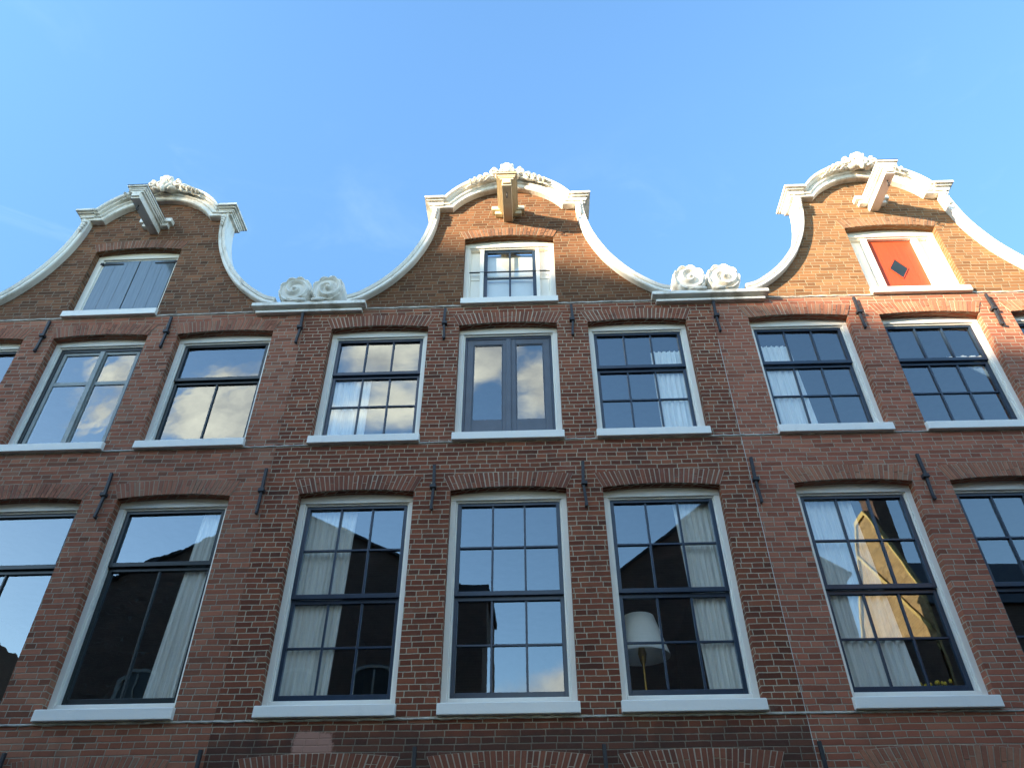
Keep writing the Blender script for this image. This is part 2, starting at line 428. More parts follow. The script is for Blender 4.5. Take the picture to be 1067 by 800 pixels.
def ring(mb, x0, x1, z0, z1, w, y0, y1, wt=None, wb=None):
    wt = wt or w; wb = wb or w
    mb.box(x0, x0 + w, y0, y1, H(z0), H(z1)); mb.box(x1 - w, x1, y0, y1, H(z0), H(z1))
    mb.box(x0 + w, x1 - w, y0 + .001, y1 - .001, H(z1) - wt, H(z1)); mb.box(x0 + w, x1 - w, y0 + .001, y1 - .001, H(z0), H(z0) + wb)

def frame_and_sill(parent, cx, half, z0, zt, jamb=.055, head=.07, rail=.08, rise=.04, lab=None):
    mb = MB(); s = z0 + .115
    mb.box(cx - half - .02, cx - half + jamb, FY, .26, H(s) - .02, H(zt) - head)
    mb.box(cx + half - jamb, cx + half + .02, FY, .26, H(s) - .02, H(zt) - head)
    mb.box(cx - half - .02, cx + half + .02, FY - .004, .26, H(zt) - head, H(zt) + rise + .03)
    mb.box(cx - half + jamb, cx + half - jamb, FY + .002, .26, H(s) - .02, H(s) + rail)
    b = jamb + .018                               # inner bead, a step back
    mb.box(cx - half + jamb, cx - half + b, FY + .022, .24, H(s) + rail, H(zt) - head)
    mb.box(cx + half - b, cx + half - jamb, FY + .022, .24, H(s) + rail, H(zt) - head)
    mb.box(cx - half + b, cx + half - b, FY + .022, .24, H(zt) - head - .02, H(zt) - head)
    w = mb.build('window', M['white'], parent, bevel=.006)
    if lab: w['label'] = lab
    m2 = MB(); e = .02
    m2.v += [(cx - half - e, -.06, H(z0)), (cx + half + e, -.06, H(z0)), (cx + half + e, .13, H(z0)), (cx - half - e, .13, H(z0)),
             (cx - half - e, -.055, H(z0) + .108), (cx + half + e, -.055, H(z0) + .108), (cx + half + e, .13, H(z0) + .135), (cx - half - e, .13, H(z0) + .135)]
    for f in ((0, 3, 2, 1), (4, 5, 6, 7), (0, 1, 5, 4), (1, 2, 6, 5), (2, 3, 7, 6), (3, 0, 4, 7)): m2.f.append(f); m2.sm.append(False)
    m2.build('sill', M['sill'], w, bevel=.008)
    return w, s + rail, zt - head - .02, half - b

def sash_window(parent, cx, half, z0, zt, split, top=(3, 2), bot=(3, 2), paint='navy', glass='glass', st=.042, rise=.04, **kw):
    w, zb, ztp, hw = frame_and_sill(parent, cx, half, z0, zt, rise=rise, **kw)
    x0, x1 = cx - hw, cx + hw
    mb = MB(); ring(mb, x0, x1, split - .035, ztp, st, SY - .012, GY + .008, .034, .05)
    bars(mb, x0 + st, x1 - st, split + .015, ztp - .034, *top, y=SY - .004)
    mb.build('upper_sash', M[paint], w, bevel=.003)
    mb = MB(); ring(mb, x0, x1, zb, split - .0355, st, SY + .022, GY + .045, .045, .07)
    bars(mb, x0 + st, x1 - st, zb + .07, split - .08, *bot, y=SY + .03, y1=GY + .04)
    mb.build('lower_sash', M[paint], w, bevel=.003)
    g = MB(); panes(g, x0 + .02, x1 - .02, split - .01, ztp - .01, GY, *top)
    panes(g, x0 + .02, x1 - .02, zb + .03, split - .05, GY + .03, *bot)
    g.build('glass', M[glass], w, fix=False)
    return w

def casement_plain(parent, cx, half, z0, zt, **kw):     # two leaves of one pane each, heavy slate-blue frames
    w, zb, ztp, hw = frame_and_sill(parent, cx, half, z0, zt, rail=.05, **kw)
    g = MB()
    mb = MB(); ring(mb, cx - hw, cx + hw, zb, ztp, .03, SY - .01, GY + .04, .04, .04); mb.build('casement_frame', M['navy'], w, bevel=.003)
    for s in (-1, 1):
        a, b = (cx - hw + .03, cx + .01) if s < 0 else (cx + .012, cx + hw - .03)
        mb = MB(); ring(mb, a, b, zb + .04, ztp - .04, .085, SY, GY + .03, .085, .22)
        ring(mb, a + .085, b - .085, zb + .26, ztp - .125, .014, SY + .008, GY + .012)
        if s < 0: mb.box(cx - .028, cx + .034, SY - .022, SY, H(zb) + .05, H(ztp) - .05)
        mb.build('casement_leaf', M['grey'], w, bevel=.004)
        panes(g, a + .07, b - .07, zb + .24, ztp - .11)
    g.build('glass', M['glass'], w, fix=False)
    return w

def casement_cross(parent, cx, half, z0, zt, zr, **kw):   # two leaves, small light over a tall one
    w, zb, ztp, hw = frame_and_sill(parent, cx, half, z0, zt, rail=.05, **kw)
    mb = MB(); ring(mb, cx - hw, cx + hw, zb, ztp, .045, SY - .01, GY + .05, .05, .035); mb.build('casement_frame', M['black_green'], w, bevel=.003)
    g = MB()
    for s in (-1, 1):
        a, b = (cx - hw + .045, cx + .02) if s < 0 else (cx + .022, cx + hw - .045)
        mb = MB(); ring(mb, a, b, zb + .035, ztp - .05, .048, SY + .004, GY + .04, .045, .05)
        mb.box(a + .048, b - .048, SY + .006, GY + .038, H(zr) - .03, H(zr) + .03)
        if s < 0: mb.box(cx - .012, cx + .052, SY - .026, SY + .004, H(zb) + .04, H(ztp) - .055)
        mb.build('casement_leaf', M['sage'], w, bevel=.004)
        panes(g, a + .035, b - .035, zr, ztp - .07); panes(g, a + .035, b - .035, zb + .05, zr)
    g.build('glass', M['glass_old'], w, fix=False)
    return w

def gable_shutters(parent, cx, z0, zt, **kw):
    w, zb, ztp, hw = frame_and_sill(parent, cx, .65, z0, zt, jamb=.085, head=.06, rail=.02, rise=.05, **kw)
    for s in (-1, 1):
        a, b = (cx - hw + .004, cx - .006) if s < 0 else (cx + .006, cx + hw - .004)
        mb = MB(); n = 3
        for k in range(n):
            p, q = a + (b - a) * k / n, a + (b - a) * (k + 1) / n
            mb.box(p + .0007, q - .0007, SY - .035, SY + .01, H(zb) + .004, H(ztp) - .004)
        sh = mb.build('shutter', M['shutter'], w, bevel=.003)
        for z in (zb + .06, ztp - .07):
            mb = MB()
            mb.prism([(a if s < 0 else b, H(z) - .014), (a + .3 if s < 0 else b - .3, H(z) - .007), (a + .3 if s < 0 else b - .3, H(z) + .007), (a if s < 0 else b, H(z) + .014)][:: (1 if s < 0 else -1)], SY - .046, SY - .034)
            e = a - .02 if s < 0 else b + .02
            mb.box(e - .022, e + .022, FY - .012, SY - .03, H(z) - .02, H(z) + .02)
            mb.build('hinge', M['iron'], sh)
    return w

def gable_small_light(parent, cx, z0, zt, **kw):
    w, zb, ztp, hw = frame_and_sill(parent, cx, .65, z0, zt, jamb=.06, head=.075, rail=.02, rise=.06, **kw)
    xs0, xs1 = cx - .375, cx + .385
    for a, b in ((cx - hw, xs0), (xs1, cx + hw)):
        mb = MB(); inn = 1 if a < cx else -1
        mb.box(a, b, SY + .03, SY + .05, H(zb), H(ztp))
        p0, p1 = (b - .055, b) if inn > 0 else (a, a + .055)
        mb.box(p0, p1, FY + .012, SY + .045, H(zb), H(ztp))
        mb.box(min(a, b) + .002, max(a, b) - .002, SY + .018, SY + .034, H(8.02), H(8.08))
        mb.build('side_panel', M['white'], w, bevel=.004)
    mb = MB(); ring(mb, xs0, xs1, zb, ztp, .05, SY, GY + .03, .04, .04)
    bars(mb, xs0 + .05, xs1 - .05, zb + .04, ztp - .04, 2, 2, w=.028)
    mb.build('sash', M['navy'], w, bevel=.003)
    g = MB(); panes(g, xs0 + .03, xs1 - .03, zb + .02, ztp - .02, GY, 2, 2); g.build('glass', M['glass'], w, fix=False)
    mb = MB(); mb.tube([(cx - hw - .01, FY + .02, H(8.135)), (cx + hw + .01, FY + .02, H(8.135))], .011); mb.build('security_bar', M['iron'], w)
    return w

def gable_hatch(parent, cx, z0, zt, **kw):
    w, zb, ztp, hw = frame_and_sill(parent, cx, .65, z0, zt, jamb=.06, head=.075, rail=.02, rise=.06, **kw)
    a0, b0 = cx - .33, cx + .33
    for a, b in ((cx - hw, a0), (b0, cx + hw)):
        mb = MB(); inn = a < cx
        mb.box(a, b, SY + .03, SY + .06, H(zb), H(ztp))
        p0, p1 = (b - .075, b) if inn else (a, a + .075)
        mb.box(p0, p1, FY + .01, SY + .055, H(zb), H(ztp))
        mb.build('side_panel', M['white'], w, bevel=.004)
    mb = MB(); n = 5
    for k in range(n):
        p, q = a0 + (b0 - a0) * k / n, a0 + (b0 - a0) * (k + 1) / n
        mb.box(p + .001, q - .001, SY + .02, SY + .05, H(zb) + .003, H(ztp) - .003)
    d = mb.build('hatch_door', M['red'], w, bevel=.002); d['label'] = 'orange red hatch door with a black diamond opening'
    z = (zb + ztp) / 2 - .02; x = cx - .02
    D1 = [(x, H(z) - .19), (x + .125, H(z)), (x, H(z) + .19), (x - .125, H(z))]
    mb = MB(); mb.prism(D1, SY + .016, SY + .024); mb.build('diamond_opening', M['black_green'], d)
    mb = MB()
    D2 = [(x + (px - x) * 1.09, H(z) + (pz - H(z)) * 1.09) for px, pz in D1]
    for k in range(4):
        mb.prism([D1[k], D2[k], D2[(k + 1) % 4], D1[(k + 1) % 4]], SY + .010, SY + .026)
    mb.build('diamond_trim', M['red'], d)
    return w

# ------------------------------------------------------------------ gable stonework
SC_PROF = [(0, .02), (0, -.085), (.12, -.10), (.42, -.10), (.47, -.085), (.56, -.085), (.62, -.105), (1, -.12), (1, .20), (.3, .20)]
ARC_PROF = [(-.01, .02), (-.01, -.08), (.04, -.10), (.30, -.10), (.36, -.125), (.44, -.125), (.47, -.095), (.66, -.095), (.70, -.14), (.80, -.15), (.84, -.185), (1.0, -.195), (1.0, .30), (.3, .30)]
def coping(parent, gx):
    a = smooth_curve(SC_IN, 4); b = smooth_curve(SC_OUT, 4)
    for s in (-1, 1):
        mb = MB()
        i = [(gx + s * x, H(z)) for x, z in a]; o = [(gx + s * x, H(z)) for x, z in b]
        mb.loft(i, o, SC_PROF)
        # little carved drop at the head of the scroll
        for k in range(4):
            mb.blob((gx + s * (1.085 + .004 * k), -.125, H(9.30 - .06 * k)), (.042 - .007 * k, .03, .034))
        # stone joints read as thin grooves: short proud collars
        mb.build('scroll_coping', M['stone'], parent)
    mb = MB()
    mb.loft([(gx + x, H(z)) for x, z in ARC_I], [(gx + x, H(z)) for x, z in ARC_O], ARC_PROF)
    for s in (-1, 1):                     # returned capitals on the shoulders
        zz = 9.36
        for k, (h0, h1, ex, p) in enumerate(((0, .04, .02, .10), (.04, .07, .035, .125), (.07, .105, .05, .13), (.105, .13, .075, .165), (.13, .167, .10, .20))):
            x0, x1 = sorted((gx + s * .98, gx + s * (1.165 + ex)))
            mb.box(x0, x1, -p - .003, .23 + ex, H(zz + h0), H(zz + h1) - .0005)
    mb.build('gable_cornice', M['stone'], parent)

def crest(parent, gx):
    mb = MB(); y = -.20; rnd = random.Random(5); C0 = 8.935
    B = lambda x, z, rx, rz, rot=0, dy=0, ry=.07: mb.blob((gx + x, y + dy, H(z)), (rx, ry, rz), rot)
    for k in range(-2, 3):                       # central shell: broad cap over a fluted neck
        B(.036 * k, 10.135, .024, .075, k * R(9), -.03, .05)
    B(0, 10.19, .098, .038, 0, 0, .085); B(0, 10.165, .085, .05, 0, .03, .07)
    B(0, 10.02, .078, .085, 0, -.02, .075); B(0, 9.93, .04, .085, 0, -.035, .05)
    for s in (-1, 1):
        B(s * .07, 9.97, .036, .09, s * R(38), -.01); B(s * .125, 9.93, .03, .075, s * R(66))
        B(s * .10, 10.06, .03, .06, s * R(-30))
        pts = []                                 # C-scroll beside the shell
        for k in range(15):
            t = k / 14 * R(400); r = .062 * (1 - .62 * k / 14)
            pts.append((gx + s * (.215 + r * math.cos(t + 2.2)), y - .03, H(10.045 + r * math.sin(t + 2.2))))
        mb.tube(pts, [.026 - .009 * k / 14 for k in range(15)], 8)
        B(s * .20, 10.115, .048, .034, 0, 0, .06)
        vine = []
        for k in range(9):
            ph = .20 + .058 * k
            vine.append((gx + s * math.sin(ph) * (1.055 + .012 * math.sin(2.2 * k)), y + .03, H(C0 + math.cos(ph) * (1.055 + .012 * math.sin(2.2 * k)) - .03)))
        mb.tube(vine, [.026 - .0018 * k for k in range(9)], 7)
        for ph, sz in ((.30, .95), (.40, .7), (.49, .5), (.57, .36)):      # acanthus leaves curling off the vine
            x, z = math.sin(ph) * 1.06, C0 + math.cos(ph) * 1.06
            B(s * x, z + .03 * sz, .028 * sz, .072 * sz, s * (ph + R(48)), -.01, .05)
            B(s * (x + .03 * sz), z + .045 * sz, .022 * sz, .05 * sz, s * (ph + R(5)), .01, .045)
            B(s * (x - .015), z - .055 * sz, .02 * sz, .062 * sz, s * (ph + R(118)), -.01, .04)
            B(s * (x + .035 * sz), z - .005, .024 * sz, .024 * sz, 0, -.025, .035)
    return mb.build('crest_ornament', M['carve'], parent)

def hoist(parent, bx, length=.67, mat='stone', lab=None):
    mb = MB()
    mb.box(bx - .07, bx + .07, -length, .25, H(9.09), H(9.215))
    mb.box(bx - .06, bx + .06, -length - .025, -length + .02, H(9.12), H(9.208))
    hb = mb.build('hoist_beam', M[mat], parent, bevel=.006)
    if lab: hb['label'] = lab
    mb = MB()
    for k, (w, z0, z1, p) in enumerate(((.10, 9.205, 9.235, .02), (.12, 9.235, 9.26, .03), (.132, 9.26, 9.295, .04), (.15, 9.295, 9.322, .065))):
        mb.box(bx - w, bx + w, -length - p, .2, H(z0), H(z1) - .0005)
    mb.build('beam_casing', M[mat], hb, bevel=.004)
    mb = MB(); mb.box(bx - .153, bx + .153, -length - .07, .2, H(9.322), H(9.33)); mb.build('beam_cover', M['iron'], hb)
    for s in (-1, 1):
        mb = MB()
        mb.box(*sorted((bx + s * .10, bx + s * .25)), -.10, .02, H(9.27), H(9.35))
        mb.box(*sorted((bx + s * .10, bx + s * .20)), -.075, .02, H(9.20), H(9.268))
        mb.build('wall_bracket', M[mat], hb, bevel=.006)
    mb = MB()
    yy = -length + .13
    mb.tube([(bx, yy, H(9.10)), (bx, yy, H(9.04))], .009, 8)
    mb.tube([(bx, yy + .026 * math.sin(t), H(9.015) + .026 * math.cos(t)) for t in [R(a) for a in range(0, 271, 30)]], .008, 8)
    mb.build('hook', M['iron'], hb)

# ------------------------------------------------------------------ a house
Z1, Z2, Z3 = (2.0, 4.42), (5.085, 6.97), (7.335, 8.72)
WX = (-1.725, 0., 1.72)
def house(key, root, xl, xr, gx, beam_x, spec, beam_len):
    ops = []
    for x in WX:
        ops.append((x - .655, x + .655, *Z1, .04)); ops.append((x - .655, x + .655, *Z2, .04))
        ops.append((x - .655, x + .655, -.75, 1.47, .04))
    wx3 = spec['gable_x']
    ops.append((wx3 - .655, wx3 + .655, *Z3, .06))
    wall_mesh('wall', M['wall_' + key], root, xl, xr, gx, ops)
    for x in WX:
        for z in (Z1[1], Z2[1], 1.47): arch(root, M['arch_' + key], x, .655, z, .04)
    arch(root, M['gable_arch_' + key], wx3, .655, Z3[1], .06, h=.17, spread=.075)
    for xa in spec['anchors']:
        anchor(root, xa, 6.72, 7.27); anchor(root, xa, 4.17, 4.75); anchor(root, xa, 1.17, 1.735)
    for z in (1.983, 5.085, 7.335):
        mb = MB(); n = 90; rows = []
        for k in range(n + 1):
            x = xl + (xr - xl) * k / n; q = random.uniform(-.003, .003); d = random.uniform(.004, .014); hh = random.uniform(.008, .014)
            rows.append([(x, .01, H(z) + q - hh), (x, -d, H(z) + q - hh * .8), (x, -d - .004, H(z) + q + hh * .5), (x, .01, H(z) + q + hh * 1.2)])
        mb.grid(rows, False); mb.build('string_course', M['mortar'], root)
    coping(root, gx); crest(root, gx); hoist(root, beam_x, beam_len, mat=spec.get('beam', 'stone'), lab=spec.get('beam_label'))
    # rooms behind the glass, party walls and roof
    rm = MB()
    for z0, z1 in ((-EYE + .02, 1.25), (1.30, 4.62), (4.72, 7.15)):
        a, b, y0, y1 = xl + .12, xr - .12, .325, 5.5
        p = [(a, y0, H(z0)), (b, y0, H(z0)), (b, y1, H(z0)), (a, y1, H(z0)), (a, y0, H(z1)), (b, y0, H(z1)), (b, y1, H(z1)), (a, y1, H(z1))]
        for f in ((0, 1, 2, 3), (4, 7, 6, 5), (2, 6, 7, 3), (1, 5, 6, 2), (0, 3, 7, 4)): rm.quad(*[p[i] for i in f])
        # inner faces of the street wall between the windows
        cuts = [a] + [q for x in WX for q in (x - .655, x + .655)] + [b]
        zs = {-EYE + .02: (-.75, 1.47), 1.30: Z1, 4.72: Z2}[z0]
        for k in range(0, len(cuts), 2): rm.quad((cuts[k], .322, H(z0)), (cuts[k + 1], .322, H(z0)), (cuts[k + 1], .322, H(z1)), (cuts[k], .322, H(z1)))
        for x in WX:
            rm.quad((x - .655, .322, H(z0)), (x + .655, .322, H(z0)), (x + .655, .322, H(zs[0]) + .06), (x - .655, .322, H(zs[0]) + .06))
            if zs[1] + .06 < z1: rm.quad((x - .655, .322, H(zs[1]) + .04), (x + .655, .322, H(zs[1]) + .04), (x + .655, .322, H(z1)), (x - .655, .322, H(z1)))
    a, b = wx3 - 1.0, wx3 + 1.0
    p = [(a, .33, H(7.25)), (b, .33, H(7.25)), (b, 2.5, H(7.25)), (a, 2.5, H(7.25)), (a, .33, H(8.6)), (b, .33, H(8.6)), (b, 2.5, H(8.6)), (a, 2.5, H(8.6))]
    for f in ((0, 1, 2, 3), (4, 7, 6, 5), (2, 6, 7, 3), (1, 5, 6, 2), (0, 3, 7, 4)): rm.quad(*[p[i] for i in f])
    rm.build('room_interior', M['room'], root, fix=False)
    sd = MB()
    sd.box(xl + .01, xl + .1, .325, 9., 0.0, H(7.2)); sd.box(xr - .1, xr - .01, .325, 9., 0., H(7.2)); sd.box(xl + .1, xr - .1, 8.9, 9., 0., H(7.2))
    sd.build('side_wall', M['wall_' + key], root)
    rf = MB(); rz = 8.75
    for s, xe in ((-1, xl), (1, xr)):
        rf.quad((gx, .3, H(rz)), (xe, .3, H(7.2)), (xe, 9.05, H(7.2)), (gx, 9.05, H(rz)))
    rf.quad((xl, 9., H(7.2)), (xr, 9., H(7.2)), (gx, 9., H(rz)))
    rf.build('roof', M['roof'], root, fix=False)
    # shop-front level: plain sashes below the frame of the photo
    for x in WX: sash_window(root, x, .65, -.75, 1.47, .5, (1, 1), (2, 1))

PL, PR = R(.449), R(.398)
XL, XR = -3.0575, 2.4424
lc = -2.78; rc = 2.845
left = empty('brick_house', (XL + lc * math.cos(PL), -lc * math.sin(PL), 0), -PL)
tag(left, 'red brown house with grey double shutters in its shaded bell gable', 'house', 'row of bell gabled brick houses')
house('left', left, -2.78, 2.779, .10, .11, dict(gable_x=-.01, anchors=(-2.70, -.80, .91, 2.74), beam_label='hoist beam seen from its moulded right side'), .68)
midh = empty('brick_house', (-.29, 0, 0))
tag(midh, 'dark brown brick house with a small white framed attic light and central hoist beam', 'house', 'row of bell gabled brick houses')
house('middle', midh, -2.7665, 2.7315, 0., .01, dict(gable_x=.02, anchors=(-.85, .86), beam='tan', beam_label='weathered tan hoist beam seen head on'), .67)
right = empty('brick_house', (XR + rc * math.cos(PR), rc * math.sin(PR), 0), PR)
tag(right, 'sunlit orange brick house with a red hatch in its bell gable', 'house', 'row of bell gabled brick houses')
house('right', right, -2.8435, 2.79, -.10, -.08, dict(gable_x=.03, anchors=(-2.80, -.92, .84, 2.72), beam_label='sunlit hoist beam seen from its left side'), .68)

# windows, house by house
for x in WX:
    sash_window(left, x, .65, *Z1, 3.685, (1, 1), (2, 1), 'black_green', 'glass_old')
sash_window(left, WX[0], .65, *Z2, 6.305, (1, 1), (2, 1), 'black_green', 'glass_old')
casement_cross(left, WX[1], .65, *Z2, 6.29, lab='grey green casement window of two leaves with small upper lights')
sash_window(left, WX[2], .65, *Z2, 6.305, (1, 1), (2, 1), 'black_green', 'glass_old')
gable_shutters(left, -.01, *Z3, lab='attic opening closed by two grey board shutters')
for x in WX: sash_window(midh, x, .65, *Z1, 3.27, (3, 2), (3, 2), 'navy')
sash_window(midh, WX[0], .65, *Z2, 6.315, (3, 1), (3, 2), 'navy')
casement_plain(midh, WX[1], .65, *Z2, lab='slate blue casement window of two plain leaves')
sash_window(midh, WX[2], .65, *Z2, 6.315, (3, 1), (3, 2), 'navy')
gable_small_light(midh, .02, *Z3, lab='white attic window with a small four pane light and an iron bar')
for x in WX:
    sash_window(right, x, .65, *Z1, 3.27, (3, 2), (3, 2), 'navy')
    sash_window(right, x, .65, *Z2, 6.315, (3, 1), (3, 2), 'navy')
gable_hatch(right, .03, *Z3, lab='white attic opening with a red hatch')
mb = MB(); mb.box(-2.846, -2.8395, -.002, .01, 0, H(6.6)); j = mb.build('mortar_joint', M['mortar'], right)

# ------------------------------------------------------------------ ledges with carved rosettes
def ledge(px, label, py=0.):
    t = empty('carved_ornament', (px, py, H(7.26)))
    tag(t, label, 'stone ornament', 'carved rosettes between the gables')
    mb = MB()
    mb.box(-.785, .785, -.125, .30, .075, .135); mb.box(-.735, .735, -.065, .29, 0., .042); mb.box(-.70, .70, -.012, .28, .038, .08)
    mb.build('ledge', M['stone'], t, bevel=.008)
    for cx, s in ((-.235, 1), (.225, -1)):
        mb = MB(); n = 72; nr = 36; cz = .135 + .245; y0 = -.10
        rim = lambda a: 1 + .085 * abs(math.cos(4.5 * a + .3)) ** .7 - .03
        rows = [[(cx + .225 * rim(a) * math.cos(a), .13, cz + .24 * rim(a) * math.sin(a)) for a in (2 * math.pi * k / n for k in range(n))]]
        for i in range(nr + 1):
            f = 1 - i / nr; row = []
            for k in range(n):
                a = 2 * math.pi * k / n; rr = 1 + (rim(a) - 1) * f ** 3
                sp = (f * 1.75 + s * a / (2 * math.pi) + .2) % 1.
                d = .05 * max(0., 1 - abs(2 * sp - 1) * 1.7) ** .7 if f > .16 else .05 * (1 - (f / .16) ** 2) ** .5 + .012
                if f > .84: d = .035 * abs(math.cos(4.5 * a + .3)) ** .6 * math.sin((1 - f) / .16 * math.pi) + .008
                if f > .97: d = -.02
                row.append((cx + .225 * rr * f * math.cos(a), y0 - d - .018 * (1 - f * f), cz + .24 * rr * f * math.sin(a)))
            rows.append(row)
        mb.grid(rows, True)
        i = len(mb.v); mb.v += rows[0]; mb.f.append(tuple(range(i, i + n))); mb.sm.append(False)
        mb.tube([(cx - s * .02, y0 - .01, cz - .20), (cx + s * .09, y0 - .025, cz - .225), (cx + s * .19, y0 - .03, .15)], [.022, .038, .026], 8)
        mb.box(cx - .2, cx + .2, -.08, .2, .13, .165)
        mb.build('rosette', M['carve'], t)
ledge(-3.02, 'shaded pair of carved rosettes on the ledge between left and middle gables')
ledge(2.455, 'sunlit pair of carved rosettes on the ledge between middle and right gables')

# ------------------------------------------------------------------ things behind the glass
def curtain(x0, x1, z0, z1, y, label, group='curtains behind the windows', folds=9, x0b=None, x1b=None, seed=0, amp=.02):
    rnd = random.Random(seed); n = folds * 8; rows = []
    ph = [rnd.uniform(-.6, .6) for _ in range(folds + 2)]
    x0b = x0 if x0b is None else x0b; x1b = x1 if x1b is None else x1b
    for j in range(9):
        f = j / 8; row = []
        for k in range(n + 1):
            t = k / n; w = ph[int(t * folds)] * .4
            xx = (x0 + (x1 - x0) * t) * (1 - f) + (x0b + (x1b - x0b) * t) * f
            yy = y + amp * (.7 + .3 * f) * math.sin(2 * math.pi * folds * t + w + .8 * f * math.sin(5 * t)) + .4 * amp * math.sin(2 * math.pi * folds * 2.3 * t + 2 * ph[0])
            row.append((xx, yy, H(z1 + (z0 - z1) * f)))
        rows.append(row)
    mb = MB(); mb.grid(rows); o = mb.build('curtain', M['curtain'], None, fix=False)
    tag(o, label, 'curtain', group); return o
mc = -.29; lcx = XL + lc; rcx = XR + rc
curtain(mc - 2.42, mc - 1.74, 2.0, 4.38, .245, 'long white curtain on the left behind the dark house\'s lower left window', folds=11, seed=1, x1b=mc - 1.80)
curtain(mc + 1.86, mc + 2.42, 2.0, 4.36, .245, 'long white curtain beside the lamp, lower right window of the dark house', folds=9, seed=2, x0b=mc + 1.96)
curtain(mc - 2.42, mc - 1.80, 5.1, 6.30, .245, 'sheer curtain behind the upper left window of the dark house', folds=8, seed=3)
curtain(mc + 1.88, mc + 2.42, 5.1, 6.62, .245, 'white curtain behind the upper right window of the dark house', folds=8, seed=4)
curtain(lcx + 2.02, lcx + 2.40, 2.0, 4.36, .245, 'gathered white curtain behind the red brown house\'s single light lower window', folds=6, seed=5, x0b=lcx + 1.90)
curtain(rcx - 2.42, rcx - 1.72, 2.0, 4.36, .245, 'white curtain behind the lower window that mirrors a yellow gable', folds=9, seed=6, x1b=rcx - 1.60)
curtain(rcx - 2.42, rcx - 1.86, 5.1, 6.66, .245, 'white curtain behind the sunlit house\'s upper window nearest the dark house', folds=8, seed=7, x1b=rcx - 1.78)
curtain(rcx + .12, rcx + .62, 6.02, 6.42, .26, 'small white cloth draped in the sunlit house\'s middle upper window', folds=4, seed=8, x0b=rcx + .58, x1b=rcx + .66)
mb = MB(); mb.grid([[(mc - .42 + .9 * k / 6, .24 + .004 * math.sin(3 * k), H(z)) for k in range(7)] for z in (7.45, 8.0, 8.6)])
tag(mb.build('roller_blind', M['blind'], None, fix=False), 'white roller blind drawn down behind the small four pane attic light', 'blind')

lamp = empty('floor_lamp', (1.08, .53, H(1.31)))
tag(lamp, 'floor lamp with a white conical shade behind the lower right window of the dark house', 'lamp')
lz = 1.31
mb = MB(); mb.lathe([(.29, 2.70 - lz), (.165, 3.12 - lz)], 0, 0, 32); mb.lathe([(.286, 2.70 - lz), (.161, 3.12 - lz)], 0, 0, 32); mb.build('lamp_shade', M['shade'], lamp, fix=False)
mb = MB(); mb.lathe([(0, 0), (.16, 0), (.16, .02), (.03, .05), (.014, .08), (.014, 1.3), (.03, 1.34), (.045, 1.42), (.03, 1.5), (0, 1.52)], 0, 0, 16); mb.build('stem', M['brass'], lamp)

fl = empty('flower_box', (rcx - 1.50, .29, H(2.13)))
tag(fl, 'box of yellow flowers on the inner sill of the window mirroring the yellow gable', 'flowers')
mb = MB(); mb.box(-.12, .22, -.04, .05, 0., .10); mb.build('planter', M['black_green'], fl)
mb = MB(); rn = random.Random(3)
for k in range(9): mb.blob((-.08 + .035 * k + rn.uniform(-.01, .01), rn.uniform(-.03, .02), .17 + rn.uniform(-.01, .03)), (.018, .018, .022), 0, 6, 4)
mb.build('blossoms', M['yellow'], fl)
mb = MB()
for k in range(9): mb.tube([(-.08 + .035 * k, 0, .08), (-.08 + .035 * k, 0, .17)], .006, 5)
mb.build('leaves', M['green'], fl)

